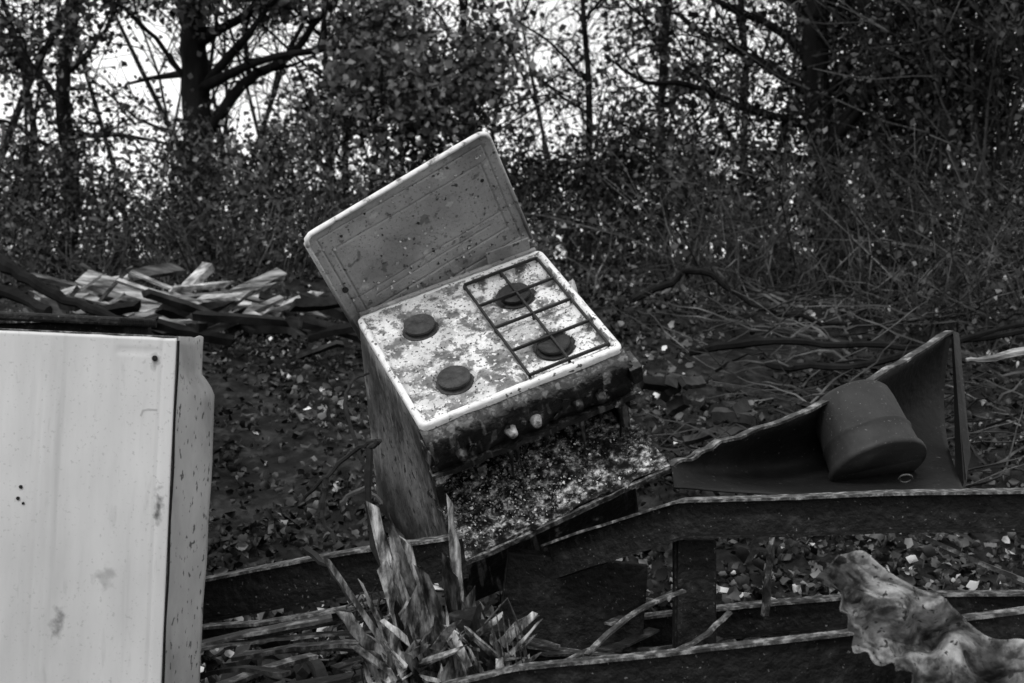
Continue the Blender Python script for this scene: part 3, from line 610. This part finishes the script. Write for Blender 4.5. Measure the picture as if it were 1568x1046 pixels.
for (c,L,w,t,yw,pt) in [((-1.9,7.5,1.58),1.0,.12,.10,.1,.2),((-1.7,7.9,1.64),1.1,.12,.12,-.1,-.05),((-1.5,7.6,1.68),.8,.08,.08,-.1,.0),((-2.3,7.6,1.62),.9,.14,.12,0,.1)]:
    plank(DK,c,L,w,t,yw,pt)
for _ in range(80): plank(DK,(U(-2.6,-.9),U(7.0,8.2),U(1.42,1.82)),U(.15,.7),U(.02,.08),U(.02,.06),U(-.9,.9),U(-.5,.5),U(-.8,.8),.01)
DK.obj('dark_timbers','timber')  # dark boards filling the heap below the pale planks
mb=MB(); mb.box((-1.98,5.2,1.70),(1.0,.5,.035),Matrix.Rotation(.05,3,'Y')); mb.box((-1.98,5.3,1.5),(.95,.45,.35),jit=.02); mb.obj('scrap_metal_box','steel',bevel=.01)
mb=MB(); branch([(-2.9,6.6,2.02),(-2.62,6.5,2.03),(-2.4,6.4,1.92),(-2.15,6.3,1.80),(-1.85,6.2,1.70)],.045,.02,9,.008); branch([(-2.8,6.5,1.8),(-2.5,6.4,1.84),(-2.2,6.2,1.74)],.04,.025,8,.008)
branch([(-2.62,6.5,2.0),(-2.68,6.5,2.07),(-2.85,6.5,2.09)],.035,.02,8,.008); mb.obj('fallen_log','bark')
mb=MB()
branch([(.9,6.6,1.55),(1.3,6.5,1.60),(1.7,6.3,1.58),(2.1,6.1,1.6),(2.7,6.0,1.72)],.022,.012,7,.01)
branch([(1.2,6.2,1.5),(1.55,6.0,1.48),(1.9,5.8,1.58),(2.3,5.8,1.68)],.02,.01,7,.01)
branch([(.7,7.6,1.85),(1.1,7.6,2.0),(1.45,7.5,1.78),(1.9,7.4,1.70)],.025,.012,7,.02)
mb.obj('fallen_branch','bark')
mb=MB()
for _ in range(260):
    x=U(1.0,3.3); y=U(4.8,7.8); z=gz(x,y)+U(.02,.25); a=U(-.7,.7)+(3.14 if random.random()<.5 else 0); L=U(.3,.9)
    branch([(x,y,z),(x+math.cos(a)*L*.5,y+U(-.2,.2),z+U(0,.15)),(x+math.cos(a)*L,y+math.sin(a)*L,z+U(-.05,.3))],U(.003,.010),.002,3,.012)
mb.obj('brushwood','twig')
mb=MB(); branch([(1.46,4.2,1.54),(1.58,4.2,1.555),(1.75,4.2,1.60)],.006,.018,6,.003); mb.obj('peeled_stick','plank')
mb=MB()
for (x,y,z,s) in [(.33,5.6,1.60,.10),(.22,5.6,1.66,.08),(.5,5.7,1.5,.09),(.75,5.9,1.4,.10),(.9,5.6,1.3,.10)]:
    for _ in range(7): plank(mb,(x+U(-.1,.1),y+U(-.1,.1),z+U(-.1,.04)),s*U(.8,2.2),s*U(.2,.8),s*U(.2,.6),U(0,3),U(-.7,.7),U(-1,1),.01)
mb.obj('burnt_debris','timber')
mb=MB(); plank(mb,(.26,5.0,1.75),.20,.13,.02,.2,1.2,.3,.03); mb.obj('broken_board','lid_edge')

# ------------------------------------------------------------------ crumpled canvas
A=Vector((.660,2.60,1.185)); B=Vector((1.25,2.5,.87)); mb=MB(); nu,nv=240,150
tri=lambda q: abs((q%2)-1)
random.seed(21); FD=[]
for f,a in ((6,.11),(10,.085),(15,.055),(23,.035),(36,.018)):
    th=U(.3,2.8); FD.append((math.cos(th),math.sin(th),U(0,2),f,a))
for j in range(nv+1):
    for i in range(nu+1):
        s=i/nu; t=j/nv
        ridge=A.lerp(B,s)+Vector((0,0,.018*noise.noise(Vector((s*9,0,3)))))
        w=.11+.25*min(1,s*1.1)+.07*noise.noise(Vector((s*7,1,1)))+.03*noise.noise(Vector((s*30,1,1)))
        p=ridge+Vector((-.72,-.22,-.70))*w*(t-.12)
        if t<.12: p=ridge+Vector((.15,.5,-.3))*(.12-t)
        wx=s*.7+.05*noise.noise(Vector((s*6,t*3,0))); wy=t*w+.05*noise.noise(Vector((s*6,t*3,8))); f=0
        for (dx,dy,ph,fr,am) in FD: f+=am*(tri((dx*wx+dy*wy)*fr+ph)-.5)
        f+=.006*noise.noise(Vector((wx*60,wy*60,0)))
        mb.v.append(tuple(p+Vector((-.10,-.85,.38))*f*.8))
mb.f=[(j*(nu+1)+i,j*(nu+1)+i+1,(j+1)*(nu+1)+i+1,(j+1)*(nu+1)+i) for j in range(nv) for i in range(nu)]
o=mb.obj('crumpled_canvas','tarp'); s=o.modifiers.new('s','SOLIDIFY'); s.thickness=.003
C=[(U(-1.2,1.7),U(2.9,4.6),0) for _ in range(3800)]
leaves('rubbish_scraps',[(x,y,gz(x,y)+U(.03,.16)) for x,y,_ in C],(.015,.06),(.02,.3),'litter',up=.35,power=2,bright=.16,brange=(.35,.65),hi=True)
mb=MB()
for _ in range(420):
    x=U(-.9,1.6); y=U(3.0,4.2); s=U(.02,.07); plank(mb,(x,y,gz(x,y)+U(.0,.2)),s*U(1,4),s,s*U(.3,.8),U(0,3),U(-.6,.6),U(-1,1),.01)
mb.obj('rubble','timber')

# ------------------------------------------------------------------ light, world, camera
w=bpy.data.worlds.new('World'); S.world=w; w.use_nodes=True; nt=w.node_tree; bg=nt.nodes['Background']
sky=nt.nodes.new('ShaderNodeTexSky'); sky.sky_type='NISHITA'; sky.sun_disc=False; sky.sun_elevation=math.radians(50); sky.sun_rotation=math.radians(215)
sky.air_density=1.0; sky.dust_density=5; sky.ozone_density=1
bw=nt.nodes.new('ShaderNodeRGBToBW'); nt.links.new(sky.outputs[0],bw.inputs[0])
tc=nt.nodes.new('ShaderNodeTexCoord'); cn=nt.nodes.new('ShaderNodeTexNoise'); cn.inputs['Scale'].default_value=2.5; nt.links.new(tc.outputs['Generated'],cn.inputs['Vector'])
mr=nt.nodes.new('ShaderNodeMapRange'); mr.inputs['From Min'].default_value=.3; mr.inputs['From Max'].default_value=.7; mr.inputs['To Min'].default_value=7.5; mr.inputs['To Max'].default_value=10
nt.links.new(cn.outputs['Fac'],mr.inputs['Value'])
mx=nt.nodes.new('ShaderNodeMixRGB'); mx.inputs[0].default_value=.85; nt.links.new(bw.outputs[0],mx.inputs[1]); nt.links.new(mr.outputs[0],mx.inputs[2])
nt.links.new(mx.outputs[0],bg.inputs[0]); bg.inputs[1].default_value=.15
sl=bpy.data.lights.new('sun','SUN'); sl.energy=1.5; sl.angle=math.radians(12); so=bpy.data.objects.new('sun',sl); S.collection.objects.link(so)
az=math.radians(215); el=math.radians(50); dirv=Vector((math.sin(az)*math.cos(el),math.cos(az)*math.cos(el),math.sin(el)))
so.rotation_euler=dirv.to_track_quat('Z','Y').to_euler()
cam=bpy.data.cameras.new('camera'); co=bpy.data.objects.new('camera',cam); S.collection.objects.link(co); S.camera=co
co.location=(0,0,1.6); co.rotation_euler=(math.radians(90),0,0); cam.sensor_width=36; cam.lens=45.92; cam.clip_end=1000; cam.clip_start=.05
cam.dof.use_dof=True; cam.dof.focus_distance=3.5; cam.dof.aperture_fstop=5
S.view_settings.view_transform='Standard'; S.view_settings.look='None'; S.view_settings.exposure=0; S.view_settings.gamma=1
